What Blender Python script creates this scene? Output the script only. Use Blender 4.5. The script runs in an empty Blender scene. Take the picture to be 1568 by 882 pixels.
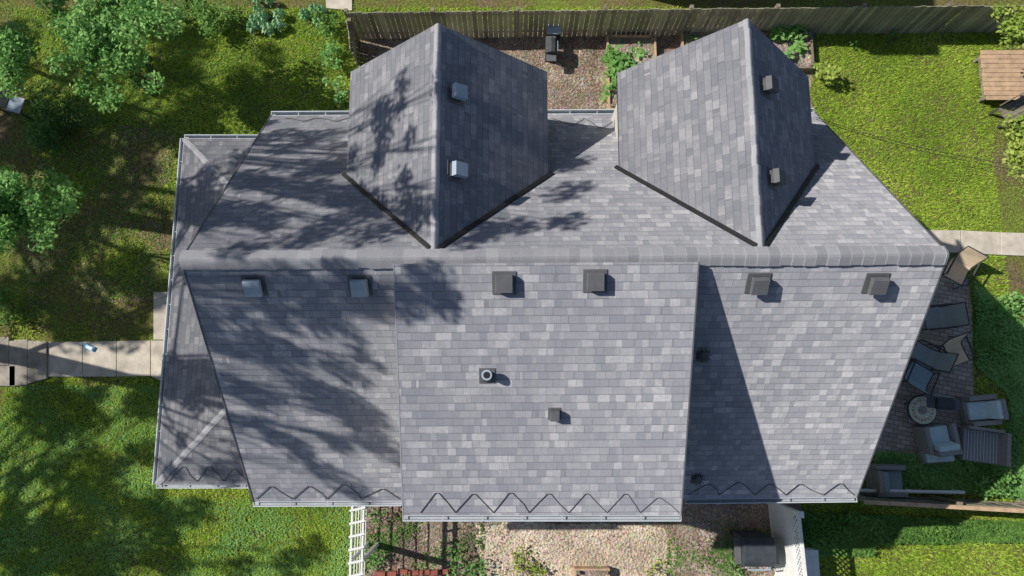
import bpy, math, random
import numpy as np
from mathutils import Vector, Matrix
random.seed(7); rng=np.random.default_rng(11)
S=10.5; G=1.8; F=1045.0; T=math.radians(9); ST,CT=math.sin(T),math.cos(T)
CAM=Vector((0,0,G*S))
scene=bpy.context.scene
scene.view_settings.view_transform='Standard'; scene.view_settings.look='None'; scene.view_settings.exposure=0
def W(X,Y,D): return Vector((X*S,Y*S,(G-D)*S))
def ray(px,py):
    u=px-784; v=441-py
    return Vector((u,F*ST+v*CT,-(F*CT-v*ST)))
def P(px,py,D):
    d=ray(px,py); return CAM+d*(D*S/-d.z)
def gp(px,py,h=0.0): return P(px,py,G-h/S)
# ---------------------------------------------------------------- materials
def newmat(name):
    m=bpy.data.materials.new(name); m.use_nodes=True
    nt=m.node_tree; b=nt.nodes['Principled BSDF']; return m,nt,b
def ramp(nt,stops,interp='LINEAR'):
    r=nt.nodes.new('ShaderNodeValToRGB'); r.color_ramp.interpolation=interp
    e=r.color_ramp.elements
    while len(e)<len(stops): e.new(0.5)
    for i,(p,c) in enumerate(stops):
        e[i].position=p; e[i].color=(*c,1)
    return r
def simple(name,col,rough=.7,metal=0,var=.25,scale=6,bump=.0,spec=.3):
    m,nt,b=newmat(name); L=nt.links
    tc=nt.nodes.new('ShaderNodeTexCoord'); n=nt.nodes.new('ShaderNodeTexNoise')
    n.inputs['Scale'].default_value=scale; n.inputs['Detail'].default_value=6; n.inputs['Roughness'].default_value=.65
    L.new(tc.outputs['Object'],n.inputs['Vector'])
    r=ramp(nt,[(.3,tuple(c*(1-var) for c in col)),(.7,tuple(min(1,c*(1+var)) for c in col))])
    L.new(n.outputs['Fac'],r.inputs[0]); L.new(r.outputs[0],b.inputs['Base Color'])
    b.inputs['Roughness'].default_value=rough; b.inputs['Metallic'].default_value=metal
    b.inputs['Specular IOR Level'].default_value=spec
    if bump:
        bp=nt.nodes.new('ShaderNodeBump'); bp.inputs['Distance'].default_value=bump
        L.new(n.outputs['Fac'],bp.inputs['Height']); L.new(bp.outputs[0],b.inputs['Normal'])
    return m
def island(name,stops,rough=.8,trans=0.0,nscale=.6,spec=.12,nw=1.5):
    m,nt,b=newmat(name); L=nt.links
    g=nt.nodes.new('ShaderNodeNewGeometry'); n=nt.nodes.new('ShaderNodeTexNoise')
    n.inputs['Scale'].default_value=nscale; n.inputs['Detail'].default_value=4
    L.new(g.outputs['Position'],n.inputs['Vector'])
    a=nt.nodes.new('ShaderNodeMath'); a.operation='MULTIPLY_ADD'; a.inputs[1].default_value=.55
    L.new(g.outputs['Random Per Island'],a.inputs[0])
    s=nt.nodes.new('ShaderNodeMath'); s.operation='MULTIPLY_ADD'; s.inputs[1].default_value=nw; s.inputs[2].default_value=.25-nw/2
    L.new(n.outputs['Fac'],s.inputs[0]); L.new(s.outputs[0],a.inputs[2])
    r=ramp(nt,stops); L.new(a.outputs[0],r.inputs[0]); L.new(r.outputs[0],b.inputs['Base Color'])
    b.inputs['Roughness'].default_value=rough; b.inputs['Specular IOR Level'].default_value=spec
    if trans:
        t=nt.nodes.new('ShaderNodeBsdfTranslucent'); mx=nt.nodes.new('ShaderNodeMixShader'); mx.inputs[0].default_value=trans
        L.new(r.outputs[0],t.inputs[0]); L.new(b.outputs[0],mx.inputs[1]); L.new(t.outputs[0],mx.inputs[2])
        L.new(mx.outputs[0],nt.nodes['Material Output'].inputs[0])
    return m
def shingle(name,h=.135,w=.155,gain=1.0):
    m,nt,b=newmat(name); L=nt.links; N=nt.nodes.new
    def M(op,a,bb=None,c=None):
        x=N('ShaderNodeMath'); x.operation=op
        for i,v in enumerate((a,bb,c)):
            if v is None: continue
            if isinstance(v,(int,float)): x.inputs[i].default_value=v
            else: L.new(v,x.inputs[i])
        return x.outputs[0]
    uv=N('ShaderNodeUVMap'); sp=N('ShaderNodeSeparateXYZ'); L.new(uv.outputs[0],sp.inputs[0])
    U,V=sp.outputs[0],sp.outputs[1]
    vr=M('DIVIDE',V,h); row=M('FLOOR',vr); fv=M('FRACT',vr)
    wn=N('ShaderNodeTexWhiteNoise'); wn.noise_dimensions='1D'; L.new(row,wn.inputs['W'])
    def layer(width,k,seed):
        off=M('MULTIPLY',wn.outputs['Value'],k)
        u0=M('ADD',M('DIVIDE',U,width),off)
        nz=N('ShaderNodeTexNoise'); nz.noise_dimensions='2D'; nz.inputs['Scale'].default_value=1; nz.inputs['Detail'].default_value=0
        cv=N('ShaderNodeCombineXYZ'); L.new(M('MULTIPLY',u0,.9),cv.inputs[0]); L.new(M('MULTIPLY',row,3.17+seed),cv.inputs[1]); L.new(cv.outputs[0],nz.inputs['Vector'])
        u1=M('ADD',u0,M('MULTIPLY',nz.outputs['Fac'],1.3))
        cell=M('FLOOR',u1); fr=M('FRACT',u1)
        c2=N('ShaderNodeCombineXYZ'); L.new(M('ADD',cell,seed*13.3),c2.inputs[0]); L.new(row,c2.inputs[1])
        w2=N('ShaderNodeTexWhiteNoise'); w2.noise_dimensions='2D'; L.new(c2.outputs[0],w2.inputs['Vector'])
        return w2.outputs['Value'],fr
    r1,f1=layer(w,17.3,1); r2,f2=layer(w*2.3,9.1,2)
    mix=M('ADD',M('MULTIPLY',r1,.70),M('MULTIPLY',r2,.2))
    big=N('ShaderNodeTexNoise'); big.inputs['Scale'].default_value=.6; big.inputs['Detail'].default_value=4; L.new(uv.outputs[0],big.inputs['Vector'])
    gr=N('ShaderNodeTexNoise'); gr.inputs['Scale'].default_value=80; gr.inputs['Detail'].default_value=2; L.new(uv.outputs[0],gr.inputs['Vector'])
    md=N('ShaderNodeTexNoise'); md.inputs['Scale'].default_value=14; md.inputs['Detail'].default_value=4; L.new(uv.outputs[0],md.inputs['Vector'])
    v=M('ADD',mix,M('MULTIPLY',M('SUBTRACT',big.outputs['Fac'],.45),.5))
    v=M('ADD',v,M('MULTIPLY',M('SUBTRACT',md.outputs['Fac'],.5),.5))
    v=M('ADD',v,M('MULTIPLY',M('SUBTRACT',gr.outputs['Fac'],.5),.8))
    g=gain
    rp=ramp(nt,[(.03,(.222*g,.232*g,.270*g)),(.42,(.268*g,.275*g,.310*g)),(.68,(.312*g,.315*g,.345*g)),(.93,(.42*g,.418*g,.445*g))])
    L.new(v,rp.inputs[0])
    e1=M('LESS_THAN',fv,.10); e2=M('LESS_THAN',f1,.06)
    e=M('MAXIMUM',M('MULTIPLY',e1,.4),M('MULTIPLY',e2,.25))
    mx=N('ShaderNodeMixRGB'); mx.inputs[2].default_value=(.07,.07,.085,1); L.new(e,mx.inputs[0]); L.new(rp.outputs[0],mx.inputs[1])
    L.new(mx.outputs[0],b.inputs['Base Color'])
    b.inputs['Roughness'].default_value=.95; b.inputs['Specular IOR Level'].default_value=.2
    b.inputs['Diffuse Roughness'].default_value=1.0
    hh=M('ADD',M('MULTIPLY',M('SUBTRACT',1.0,fv),.7),M('MULTIPLY',M('GREATER_THAN',r1,.55),.5))
    hh=M('SUBTRACT',hh,M('MULTIPLY',e1,.9)); hh=M('ADD',hh,M('MULTIPLY',gr.outputs['Fac'],.5))
    bp=N('ShaderNodeBump'); bp.inputs['Distance'].default_value=.009; bp.inputs['Strength'].default_value=.7
    L.new(hh,bp.inputs['Height']); L.new(bp.outputs[0],b.inputs['Normal'])
    return m
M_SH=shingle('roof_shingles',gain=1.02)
M_SHF=shingle('roof_shingles_front_sunlit',gain=1.34)  # same shingles, colour lightened in place of sun the front slopes lack
M_CAP=island('ridge_cap_shingle',[(.0,(.24,.247,.28)),(.5,(.31,.315,.345)),(1,(.40,.40,.43))],.95,nscale=30,nw=.6)
M_WHITE=simple('white_vinyl',(.78,.79,.80),.55,var=.08)
M_GUT=simple('gutter_aluminium',(.38,.41,.45),.5,var=.15,scale=2)
M_GUTL=simple('gutter_lip',(.55,.60,.66),.5,var=.1,scale=2)
M_BLACK=simple('black_metal',(.018,.018,.02),.6)
M_VENT=simple('vent_painted_metal',(.12,.125,.14),.7,0,var=.12,spec=.3)
M_VENTL=simple('vent_galvanised',(.34,.42,.50),.65,0,var=.1,spec=.3)
M_SIDE=simple('wall_siding',(.55,.54,.5),.7,var=.06)
M_GLASS=simple('window_glass',(.03,.04,.05),.08,var=.1,spec=.8)
M_CABLE=simple('heat_cable',(.045,.045,.05),.5)
M_CONC=simple('concrete',(.54,.49,.42),.9,var=.28,scale=2.2,bump=.01)
M_STONE=simple('stone',(.32,.29,.25),.9,var=.4,scale=3,bump=.02)
M_WOODG=simple('weathered_wood',(.22,.195,.15),.85,var=.4,scale=4)
M_WOODT=simple('tan_wood',(.50,.35,.23),.75,var=.25,scale=5)
M_BRICK=simple('red_brick',(.28,.095,.07),.85,var=.3,scale=9)
M_BARK=simple('bark',(.10,.08,.06),.95,var=.4,scale=8,bump=.03)
M_LEAF=island('leaf_green',[(.05,(.05,.12,.025)),(.5,(.12,.26,.055)),(.95,(.24,.42,.11))],.65,.3)
M_LEAFB=island('leaf_bright',[(.05,(.10,.23,.05)),(.5,(.22,.45,.13)),(.95,(.38,.62,.22))],.6,.35)
M_LEAFY=island('leaf_yellowgreen',[(.05,(.15,.25,.035)),(.5,(.28,.40,.07)),(.95,(.46,.54,.14))],.6,.3)
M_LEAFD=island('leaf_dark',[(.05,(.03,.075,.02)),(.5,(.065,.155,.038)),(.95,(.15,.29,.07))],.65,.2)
M_GRASS=island('grass_blades',[(.02,(.10,.20,.02)),(.35,(.22,.37,.035)),(.65,(.37,.53,.06)),(.97,(.60,.68,.14))],.75,.25,nscale=.45,nw=1.1)
M_LITTER=island('leaf_litter',[(.05,(.08,.05,.035)),(.4,(.21,.145,.105)),(.75,(.38,.29,.21)),(.97,(.62,.52,.40))],.9)
def ground_mat():
    m,nt,b=newmat('ground_grass_soil'); L=nt.links
    g=nt.nodes.new('ShaderNodeNewGeometry')
    n1=nt.nodes.new('ShaderNodeTexNoise'); n1.inputs['Scale'].default_value=.5; n1.inputs['Detail'].default_value=8; n1.inputs['Roughness'].default_value=.7
    n2=nt.nodes.new('ShaderNodeTexNoise'); n2.inputs['Scale'].default_value=14; n2.inputs['Detail'].default_value=6
    L.new(g.outputs['Position'],n1.inputs[0]); L.new(g.outputs['Position'],n2.inputs[0])
    a=ramp(nt,[(.36,(.20,.15,.10)),(.48,(.17,.17,.055)),(.7,(.19,.28,.045))]); L.new(n1.outputs['Fac'],a.inputs[0])
    c=ramp(nt,[(.3,(.45,.45,.45)),(.7,(1.25,1.25,1.2))]); L.new(n2.outputs['Fac'],c.inputs[0])
    mx=nt.nodes.new('ShaderNodeMixRGB'); mx.blend_type='MULTIPLY'; mx.inputs[0].default_value=1
    L.new(a.outputs[0],mx.inputs[1]); L.new(c.outputs[0],mx.inputs[2]); L.new(mx.outputs[0],b.inputs['Base Color'])
    b.inputs['Roughness'].default_value=.95; b.inputs['Specular IOR Level'].default_value=.1
    bp=nt.nodes.new('ShaderNodeBump'); bp.inputs['Distance'].default_value=.04; L.new(n2.outputs['Fac'],bp.inputs['Height']); L.new(bp.outputs[0],b.inputs['Normal'])
    return m
M_GROUND=ground_mat()
def mulch_mat(name='mulch_soil',cols=((.17,.12,.088),(.29,.22,.165),(.48,.39,.31)),ov=.4):
    m,nt,b=newmat(name); L=nt.links
    g=nt.nodes.new('ShaderNodeNewGeometry')
    n1=nt.nodes.new('ShaderNodeTexNoise'); n1.inputs['Scale'].default_value=1.1; n1.inputs['Detail'].default_value=8
    n2=nt.nodes.new('ShaderNodeTexVoronoi'); n2.inputs['Scale'].default_value=16
    L.new(g.outputs['Position'],n1.inputs[0]); L.new(g.outputs['Position'],n2.inputs[0])
    a=ramp(nt,[(.3,cols[0]),(.5,cols[1]),(.7,cols[2])]); L.new(n1.outputs['Fac'],a.inputs[0])
    mx=nt.nodes.new('ShaderNodeMixRGB'); mx.blend_type='OVERLAY'; mx.inputs[0].default_value=ov
    L.new(a.outputs[0],mx.inputs[1]); L.new(n2.outputs['Color'],mx.inputs[2])
    hs=nt.nodes.new('ShaderNodeHueSaturation'); hs.inputs['Saturation'].default_value=.7; L.new(mx.outputs[0],hs.inputs['Color'])
    L.new(hs.outputs[0],b.inputs['Base Color']); b.inputs['Roughness'].default_value=.95; b.inputs['Specular IOR Level'].default_value=.1
    bp=nt.nodes.new('ShaderNodeBump'); bp.inputs['Distance'].default_value=.03; L.new(n2.outputs['Distance'],bp.inputs['Height']); L.new(bp.outputs[0],b.inputs['Normal'])
    return m
M_MULCH=mulch_mat()
M_MULCHLIT=mulch_mat('sunlit_mulch',((.42,.31,.20),(.56,.43,.29),(.70,.56,.40)),.25)  # mulch lightened to tan, sunlight put into its colour
def paver_mat():
    m,nt,b=newmat('patio_pavers'); L=nt.links
    g=nt.nodes.new('ShaderNodeNewGeometry'); br=nt.nodes.new('ShaderNodeTexBrick')
    br.inputs['Scale'].default_value=1; br.inputs['Brick Width'].default_value=.24; br.inputs['Row Height'].default_value=.12; br.inputs['Mortar Size'].default_value=.008
    br.inputs['Color1'].default_value=(.35,.29,.25,1); br.inputs['Color2'].default_value=(.54,.46,.40,1); br.inputs['Mortar'].default_value=(.14,.13,.09,1)
    mp=nt.nodes.new('ShaderNodeMapping'); mp.inputs['Rotation'].default_value[2]=.2
    L.new(g.outputs['Position'],mp.inputs[0]); L.new(mp.outputs[0],br.inputs[0]); L.new(br.outputs['Color'],b.inputs['Base Color']); b.inputs['Roughness'].default_value=.9
    return m
M_PAVER=paver_mat()
M_WICK=simple('grey_wicker',(.30,.295,.285),.85,var=.5,scale=45,bump=.01)
M_CUSH=simple('blue_cushion',(.55,.70,.72),.9,var=.08)
M_CUSHG=simple('grey_sling',(.30,.34,.35),.85,var=.12,scale=30)
M_CUSHB=simple('bluegrey_sling',(.30,.40,.45),.85,var=.12,scale=30)
M_TAN=simple('tan_sling',(.72,.57,.40),.85,var=.1)
M_DGREY=simple('dark_grey_plastic',(.06,.066,.072),.6,var=.2)
M_GRILL=simple('grill_grey',(.055,.065,.08),.45,var=.25)
M_MOS=simple('mosaic_top',(.62,.60,.44),.6,var=.5,scale=30)
M_BLUE=simple('blue_plastic',(.12,.5,.8),.5,var=.1)
# ---------------------------------------------------------------- builders
class MB:
    def __init__(s): s.v=[];s.f=[];s.mi=[];s.uv=[];s.mats=[];s.M=Matrix.Identity(4)
    def mat(s,m):
        if m not in s.mats: s.mats.append(m)
        return s.mats.index(m)
    def face(s,pts,m,uv=None):
        i=len(s.v); s.v+= [tuple(s.M@Vector(p)) for p in pts]; s.f.append(tuple(range(i,i+len(pts)))); s.mi.append(s.mat(m)); s.uv.append(uv or [(p[0],p[1]) for p in pts])
    def hexa(s,b,t,m):
        i=len(s.v); s.v+=[tuple(s.M@Vector(p)) for p in list(b)+list(t)]; n=len(b); k=s.mat(m)
        def add(ix,pl): s.f.append(tuple(i+j for j in ix)); s.mi.append(k); s.uv.append([(pl[j][0],pl[j][1]) for j in ix])
        pl=list(b)+list(t)
        add(tuple(reversed(range(n))),pl); add(tuple(range(n,2*n)),pl)
        for j in range(n): q=(j+1)%n; add((j,q,n+q,n+j),pl)
    def box(s,c,d,m,rz=0,rx=0,ry=0):
        R=Matrix.Translation(c)@Matrix.Rotation(rz,4,'Z')@Matrix.Rotation(ry,4,'Y')@Matrix.Rotation(rx,4,'X')
        x,y,z=[q/2 for q in d]
        b=[R@Vector(p) for p in((-x,-y,-z),(x,-y,-z),(x,y,-z),(-x,y,-z))]; t=[R@Vector(p) for p in((-x,-y,z),(x,-y,z),(x,y,z),(-x,y,z))]
        s.hexa(b,t,m)
    def tube(s,p0,p1,r0,r1,m,n=8):
        p0=Vector(p0);p1=Vector(p1); d=(p1-p0)
        if d.length<1e-6: return
        q=d.to_track_quat('Z','Y')
        b=[p0+q@Vector((r0*math.cos(a),r0*math.sin(a),0)) for a in [2*math.pi*k/n for k in range(n)]]
        t=[p1+q@Vector((r1*math.cos(a),r1*math.sin(a),0)) for a in [2*math.pi*k/n for k in range(n)]]
        s.hexa(b,t,m)
    def beam(s,p0,p1,w,h,m):
        p0=Vector(p0);p1=Vector(p1);d=(p1-p0).normalized(); sd=d.cross(Vector((0,0,1)))
        if sd.length<1e-4: sd=Vector((1,0,0))
        sd.normalize(); up=sd.cross(d)
        f=lambda p:[p-sd*w/2-up*h/2,p+sd*w/2-up*h/2,p+sd*w/2+up*h/2,p-sd*w/2+up*h/2]
        s.hexa(f(p0),f(p1),m)
    def obj(s,name,parent=None,bevel=0,smooth=False):
        me=bpy.data.meshes.new(name); me.from_pydata(s.v,[],s.f)
        for m in s.mats: me.materials.append(m)
        for p,k in zip(me.polygons,s.mi): p.material_index=k; p.use_smooth=smooth
        ul=me.uv_layers.new(name='UVMap'); flat=[c for u in s.uv for q in u for c in q]; ul.data.foreach_set('uv',flat)
        me.update(); o=bpy.data.objects.new(name,me); scene.collection.objects.link(o)
        if parent: o.parent=parent
        if bevel:
            b=o.modifiers.new('bevel','BEVEL'); b.width=bevel; b.segments=2; b.limit_method='ANGLE'
        return o
def empty(name):
    o=bpy.data.objects.new(name,None); scene.collection.objects.link(o); return o
def arrmesh(name,V,k,mat,parent=None):
    n=len(V); nf=n//k; me=bpy.data.meshes.new(name)
    me.vertices.add(n); me.vertices.foreach_set('co',V.astype(np.float32).ravel())
    me.loops.add(n); me.loops.foreach_set('vertex_index',np.arange(n,dtype=np.int32))
    me.polygons.add(nf); me.polygons.foreach_set('loop_start',np.arange(0,n,k,dtype=np.int32))
    me.materials.append(mat); me.update(calc_edges=True); me.validate()
    o=bpy.data.objects.new(name,me); scene.collection.objects.link(o)
    if parent: o.parent=parent
    return o
def leafquads(pos,size,up=.6,asp=.55,jit=.5):
    n=len(pos); nr=rng.normal(size=(n,3)); nr/=np.linalg.norm(nr,axis=1)[:,None]; nr[:,2]=np.abs(nr[:,2]); nr=nr*(1-up)+np.array([0,0,1])*up
    nr/=np.linalg.norm(nr,axis=1)[:,None]
    t=rng.normal(size=(n,3)); t-= (t*nr).sum(1)[:,None]*nr; t/=np.linalg.norm(t,axis=1)[:,None]; b=np.cross(nr,t)
    L=size*(1-jit/2+jit*rng.random(n))[:,None]/2
    V=np.stack([pos-t*L,pos+b*L*asp-t*L*.1,pos+t*L,pos-b*L*asp-t*L*.1],1)
    return V.reshape(-1,3)
def cloud(cl,per):
    out=[]
    for c in cl:
        c=np.array(c,float); m=int(per*(c[3]/.6)**2) if len(c)<6 else int(per)
        d=rng.normal(size=(m,3)); d/=np.linalg.norm(d,axis=1)[:,None]
        r=c[3]*rng.random(m)**.45
        p=c[:3]+d*r[:,None]*np.array([1,1,c[4] if len(c)>4 else .7]); out.append(p)
    return np.concatenate(out)
def tree_cl(name,base,top,cl,per,lsize,mat,trunk_r):
    e=empty(name); base=Vector(base); top=Vector(top); mb=MB(); pts=[base]; n=6
    for i in range(1,n+1):
        f=i/n; pts.append(base.lerp(top,f)+Vector((random.uniform(-.12,.12),random.uniform(-.12,.12),0))*(1 if i<n else 0))
    for i in range(n): mb.tube(pts[i],pts[i+1],trunk_r*(1-.8*i/n),trunk_r*(1-.8*(i+1)/n),M_BARK,9)
    for c in cl:
        tgt=Vector(c[:3]); f=random.uniform(.45,.9); k=min(int(f*n),n-1); st=pts[k].lerp(pts[k+1],f*n-k)
        if st.z>tgt.z-.1: st=pts[max(1,k-2)]
        mid=st.lerp(tgt,.5)+Vector((0,0,-.15))
        mb.tube(st,mid,trunk_r*.18,trunk_r*.09,M_BARK,6); mb.tube(mid,tgt,trunk_r*.09,.012,M_BARK,5)
        for q in range(3):
            d=Vector((random.gauss(0,1),random.gauss(0,1),random.gauss(0,.5))).normalized()*c[3]
            mb.tube(mid.lerp(tgt,.7),tgt+d*.9,.016,.006,M_BARK,4)
    mb.obj('trunk_and_limbs',e)
    arrmesh('foliage',leafquads(cloud(cl,per),lsize,.35),4,mat,e)
    return e
def tree(name,base,crown_c,rad,nclump,per,lsize,mat,cr=(.45,.9),trunk_r=.2,shell=.5):
    cc=Vector(crown_c); cl=[]
    for i in range(nclump):
        d=rng.normal(size=3); d/=np.linalg.norm(d); r=(shell+(1-shell)*rng.random()) if rng.random()<.75 else rng.random()*.6
        p=np.array(cc)+d*r*np.array(rad)*(.85+.3*rng.random()); cl.append((p[0],p[1],max(p[2],.8),cr[0]+(cr[1]-cr[0])*rng.random(),.65))
    return tree_cl(name,base,cc+Vector((0,0,rad[2]*.5)),cl,per,lsize,mat,trunk_r)
# ---------------------------------------------------------------- camera, light
cam=bpy.data.cameras.new('camera'); co=bpy.data.objects.new('camera',cam); scene.collection.objects.link(co)
co.location=CAM; co.rotation_euler=(T,0,0); cam.sensor_width=36; cam.lens=24; cam.clip_end=500; scene.camera=co
A,B=1.08,-.28
sd=Vector((A,B,-1)).normalized()
sl=bpy.data.lights.new('sun','SUN'); sl.energy=5; sl.angle=math.radians(.5); sl.color=(1,.94,.84)
so=bpy.data.objects.new('sun',sl); scene.collection.objects.link(so); so.rotation_euler=sd.to_track_quat('-Z','Y').to_euler()
w=bpy.data.worlds.new('World'); scene.world=w; w.use_nodes=True; nt=w.node_tree
sk=nt.nodes.new('ShaderNodeTexSky'); sk.sky_type='NISHITA'; sk.sun_disc=False; sk.sun_elevation=math.asin(-sd.z); sk.sun_rotation=math.atan2(-A,-B)
nt.links.new(sk.outputs[0],nt.nodes['Background'].inputs[0]); nt.nodes['Background'].inputs[1].default_value=.075
# ---------------------------------------------------------------- house
house=empty('shingle_roof_house')
class Plane:
    def __init__(s,o,xd,yd):
        s.o=Vector(o); s.x=Vector(xd).normalized(); yy=Vector(yd); s.y=(yy-s.x*yy.dot(s.x)).normalized(); s.n=s.x.cross(s.y).normalized()
        if s.n.z<0: s.n=-s.n
    def pix(s,px,py,off=0):
        d=ray(px,py); o=s.o+s.n*off; t=(o-CAM).dot(s.n)/d.dot(s.n); return CAM+d*t
    def uv(s,p): q=Vector(p)-s.o; return (q.dot(s.x)+50,q.dot(s.y)+50)
    def frame(s,p):
        x=s.x; z=s.n; y=z.cross(x)
        if y.dot(s.y)<0: x=-x; y=z.cross(x)
        m=Matrix.Identity(4)
        for i in range(3): m[i][0]=x[i]; m[i][1]=y[i]; m[i][2]=z[i]; m[i][3]=p[i]
        return m
def slab(mb,pl,pts,m,th=.13,edge=None):
    mb.face(pts,m,[pl.uv(p) for p in pts]); dn=Vector((0,0,-th)); n=len(pts)
    for i in range(n):
        a,b=pts[i],pts[(i+1)%n]; mb.face([a,b,b+dn,a+dn],edge or M_GUT)
    mb.face([p+dn for p in reversed(pts)],edge or M_GUT)
RL=P(277,397,1.0); RR=P(1452,389,1.0)
BL=P(415,177,1.365); BR=P(1247,172,1.365)
FL=P(388,768,1.346); FR=P(1312,761,1.346)
rear=Plane(RL,RR-RL,RL-BL); front=Plane(RL,RR-RL,RL-FL)
mb=MB(); slab(mb,rear,[RL,RR,BR,BL],M_SH); mb.obj('rear_roof_slope',house)
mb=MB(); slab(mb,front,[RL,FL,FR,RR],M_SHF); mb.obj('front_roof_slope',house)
SL=P(603,404,.993); SR=P(1070,401,.993); SFL=P(617,789,1.158); SFR=P(1043,789,1.158)
shed=Plane(SL,SR-SL,SL-SFL)
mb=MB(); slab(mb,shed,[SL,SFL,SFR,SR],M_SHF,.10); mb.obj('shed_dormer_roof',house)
mb=MB()
for a,b in((SL,SFL),(SR,SFR)):
    sgn=1 if a is SL else -1; off=Vector((sgn*.06,0,0)); a2=a+off; b2=a.lerp(b,.93)+off
    fz=lambda p:(front.o.z-((p.x-front.o.x)*front.n.x+(p.y-front.o.y)*front.n.y)/front.n.z)
    mb.face([a2+Vector((0,0,-.1)),b2+Vector((0,0,-.1)),Vector((b2.x,b2.y,fz(b2)-.05)),Vector((a2.x,a2.y,fz(a2)-.05))],M_SIDE)
yb=(SL.lerp(SFL,.93)).y
mb.face([Vector((SL.x+.06,yb,1)),Vector((SR.x-.2,yb,1)),Vector((SR.x-.2,yb,SFL.z)),Vector((SL.x+.06,yb,SFL.z))],M_SIDE)
mb.obj('shed_dormer_walls',house)
def capline(mb,p0,p1,half,slope,step,w=.02,lip=.016,thick=.022):
    p0=Vector(p0);p1=Vector(p1); d=(p1-p0); L=d.length; d.normalize(); sdv=d.cross(Vector((0,0,1))).normalized()
    n=int(L/step)
    prof=[]
    for k in range(-4,5):
        t=k/4; x=t*half; z=-slope*(math.sqrt(x*x+(.25*half)**2)-.25*half); prof.append((x,z))
    for i in range(n+1):
        a=p0+d*(i*step); b=p0+d*min(i*step+step*1.12,L+.01)
        ha,hb=w+lip+random.uniform(0,.006),w
        j=random.uniform(-.008,.008); tw=random.uniform(-.012,.012); hw=1+random.uniform(-.04,.04)
        i0=len(mb.v); k=mb.mat(M_CAP)
        for (q,h,sg) in((a,ha,1),(b,hb,-1)):
            for x,z in prof: mb.v.append(tuple(q+sdv*(x*hw+j)+d*(x*tw*4)+Vector((0,0,z+h))))
        m=len(prof)
        for x,z in prof: mb.v.append(tuple(a+sdv*(x*hw+j)+d*(x*tw*4)+Vector((0,0,z+ha-thick))))
        for q in range(m-1):
            mb.f.append((i0+q,i0+q+1,i0+m+q+1,i0+m+q)); mb.mi.append(k); mb.uv.append([(0,0)]*4)
            mb.f.append((i0+q,i0+2*m+q,i0+2*m+q+1,i0+q+1)); mb.mi.append(k); mb.uv.append([(0,0)]*4)
dorm=[]
def dormer(rf,lf,rt,De,Dr=1.01):
    R=P(*rf,Dr); Lf=P(*lf,De); Rf=P(*rt,De); yF=(R.y+Lf.y+Rf.y)/3
    R.y=(R.y*2+yF)/3
    def yat(x,z):
        n=rear.n; return rear.o.y-((x-rear.o.x)*n.x+(z-rear.o.z)*n.z)/n.y
    Rb=Vector((R.x+.01,yat(R.x,R.z),R.z)); Lb=Vector((Lf.x,yat(Lf.x,Lf.z),Lf.z)); Rtb=Vector((Rf.x,yat(Rf.x,Rf.z),Rf.z))
    pl=Plane(R,Rb-R,R-Lf); pr=Plane(R,Rb-R,R-Rf)
    mb=MB(); slab(mb,pl,[R,Lf,Lb,Rb],M_SH,.1,M_BLACK); slab(mb,pr,[R,Rb,Rtb,Rf],M_SH,.1,M_BLACK); mb.obj('gable_dormer_roof',house)
    mb=MB(); capline(mb,R,Rb,.065,.92,.17,.002,.006,.010); mb.obj('gable_dormer_ridge_caps',house)
    mb=MB()
    for q in(Lb,Rtb):
        o=Vector((0,0,.03)); dd=(Rb-q).normalized()
        mb.beam(q-dd*.12+o,Rb-dd*.12+o,.07,.05,M_BLACK)  # black strip standing in for the dark shadow along the valley
    mb.obj('valley_shadow_strip',house)
    mb=MB(); i=.12; yf=min(Lf.y,Rf.y)-.15
    mb.face([Vector((Lf.x+i,yf,0)),Vector((Rf.x-i,yf,0)),Vector((Rf.x-i,yf,Rf.z)),Vector((R.x,yf,R.z-.12)),Vector((Lf.x+i,yf,Lf.z))],M_SIDE)
    for x in(Lf.x+i,Rf.x-i):
        mb.face([Vector((x,yf,2)),Vector((x,yf,Lf.z)),Vector((x,Lb.y,Lf.z)),Vector((x,Lb.y,Lf.z-.3)),Vector((x,Lb.y+0.3,2))],M_SIDE)
    for k in(-1,1): mb.box((R.x+k*.55,yf+.03,4.6),(.8,.06,1.3),M_WHITE); mb.box((R.x+k*.55,yf+.07,4.6),(.66,.04,1.15),M_GLASS)
    mb.obj('gable_dormer_walls',house)
    dorm.append((pl,pr,R,Rb,Lf,Rf))
dormer((670,36),(537,110),(838,110),1.175)
dormer((1145,27),(945,112),(1238,118),1.19)
mb=MB(); capline(mb,RL+Vector((-.02,0,.0)),RR,.155,.82,.185,.008,.018,.024); mb.obj('main_ridge_caps',house)
SW=P(240,741,1.56); NW=P(282,212,1.56); xw=-.47*S; dx=xw-SW.x; rise=.095*S
Sh=Vector((xw,SW.y+dx,SW.z+rise)); Nh=Vector((xw,NW.y-dx,SW.z+rise)); SE=Vector((xw,SW.y,SW.z)); NE=Vector((xw,NW.y,NW.z))
pw=Plane(SW,NW-SW,Sh-(SW+Vector((0,dx,0)))); ps=Plane(SW,SE-SW,Sh-SE); pn=Plane(NW,NE-NW,Nh-NE)
mb=MB(); slab(mb,pw,[SW,Sh,Nh,NW],M_SH,.1); slab(mb,ps,[SW,SE,Sh],M_SH,.1); slab(mb,pn,[NW,Nh,NE],M_SH,.1); mb.obj('porch_roof',house)
mb=MB(); capline(mb,SW,Sh,.07,.2,.17,.002,.006,.010); capline(mb,NW,Nh,.07,.2,.17,.002,.006,.010); mb.obj('porch_hip_caps',house)
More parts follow.
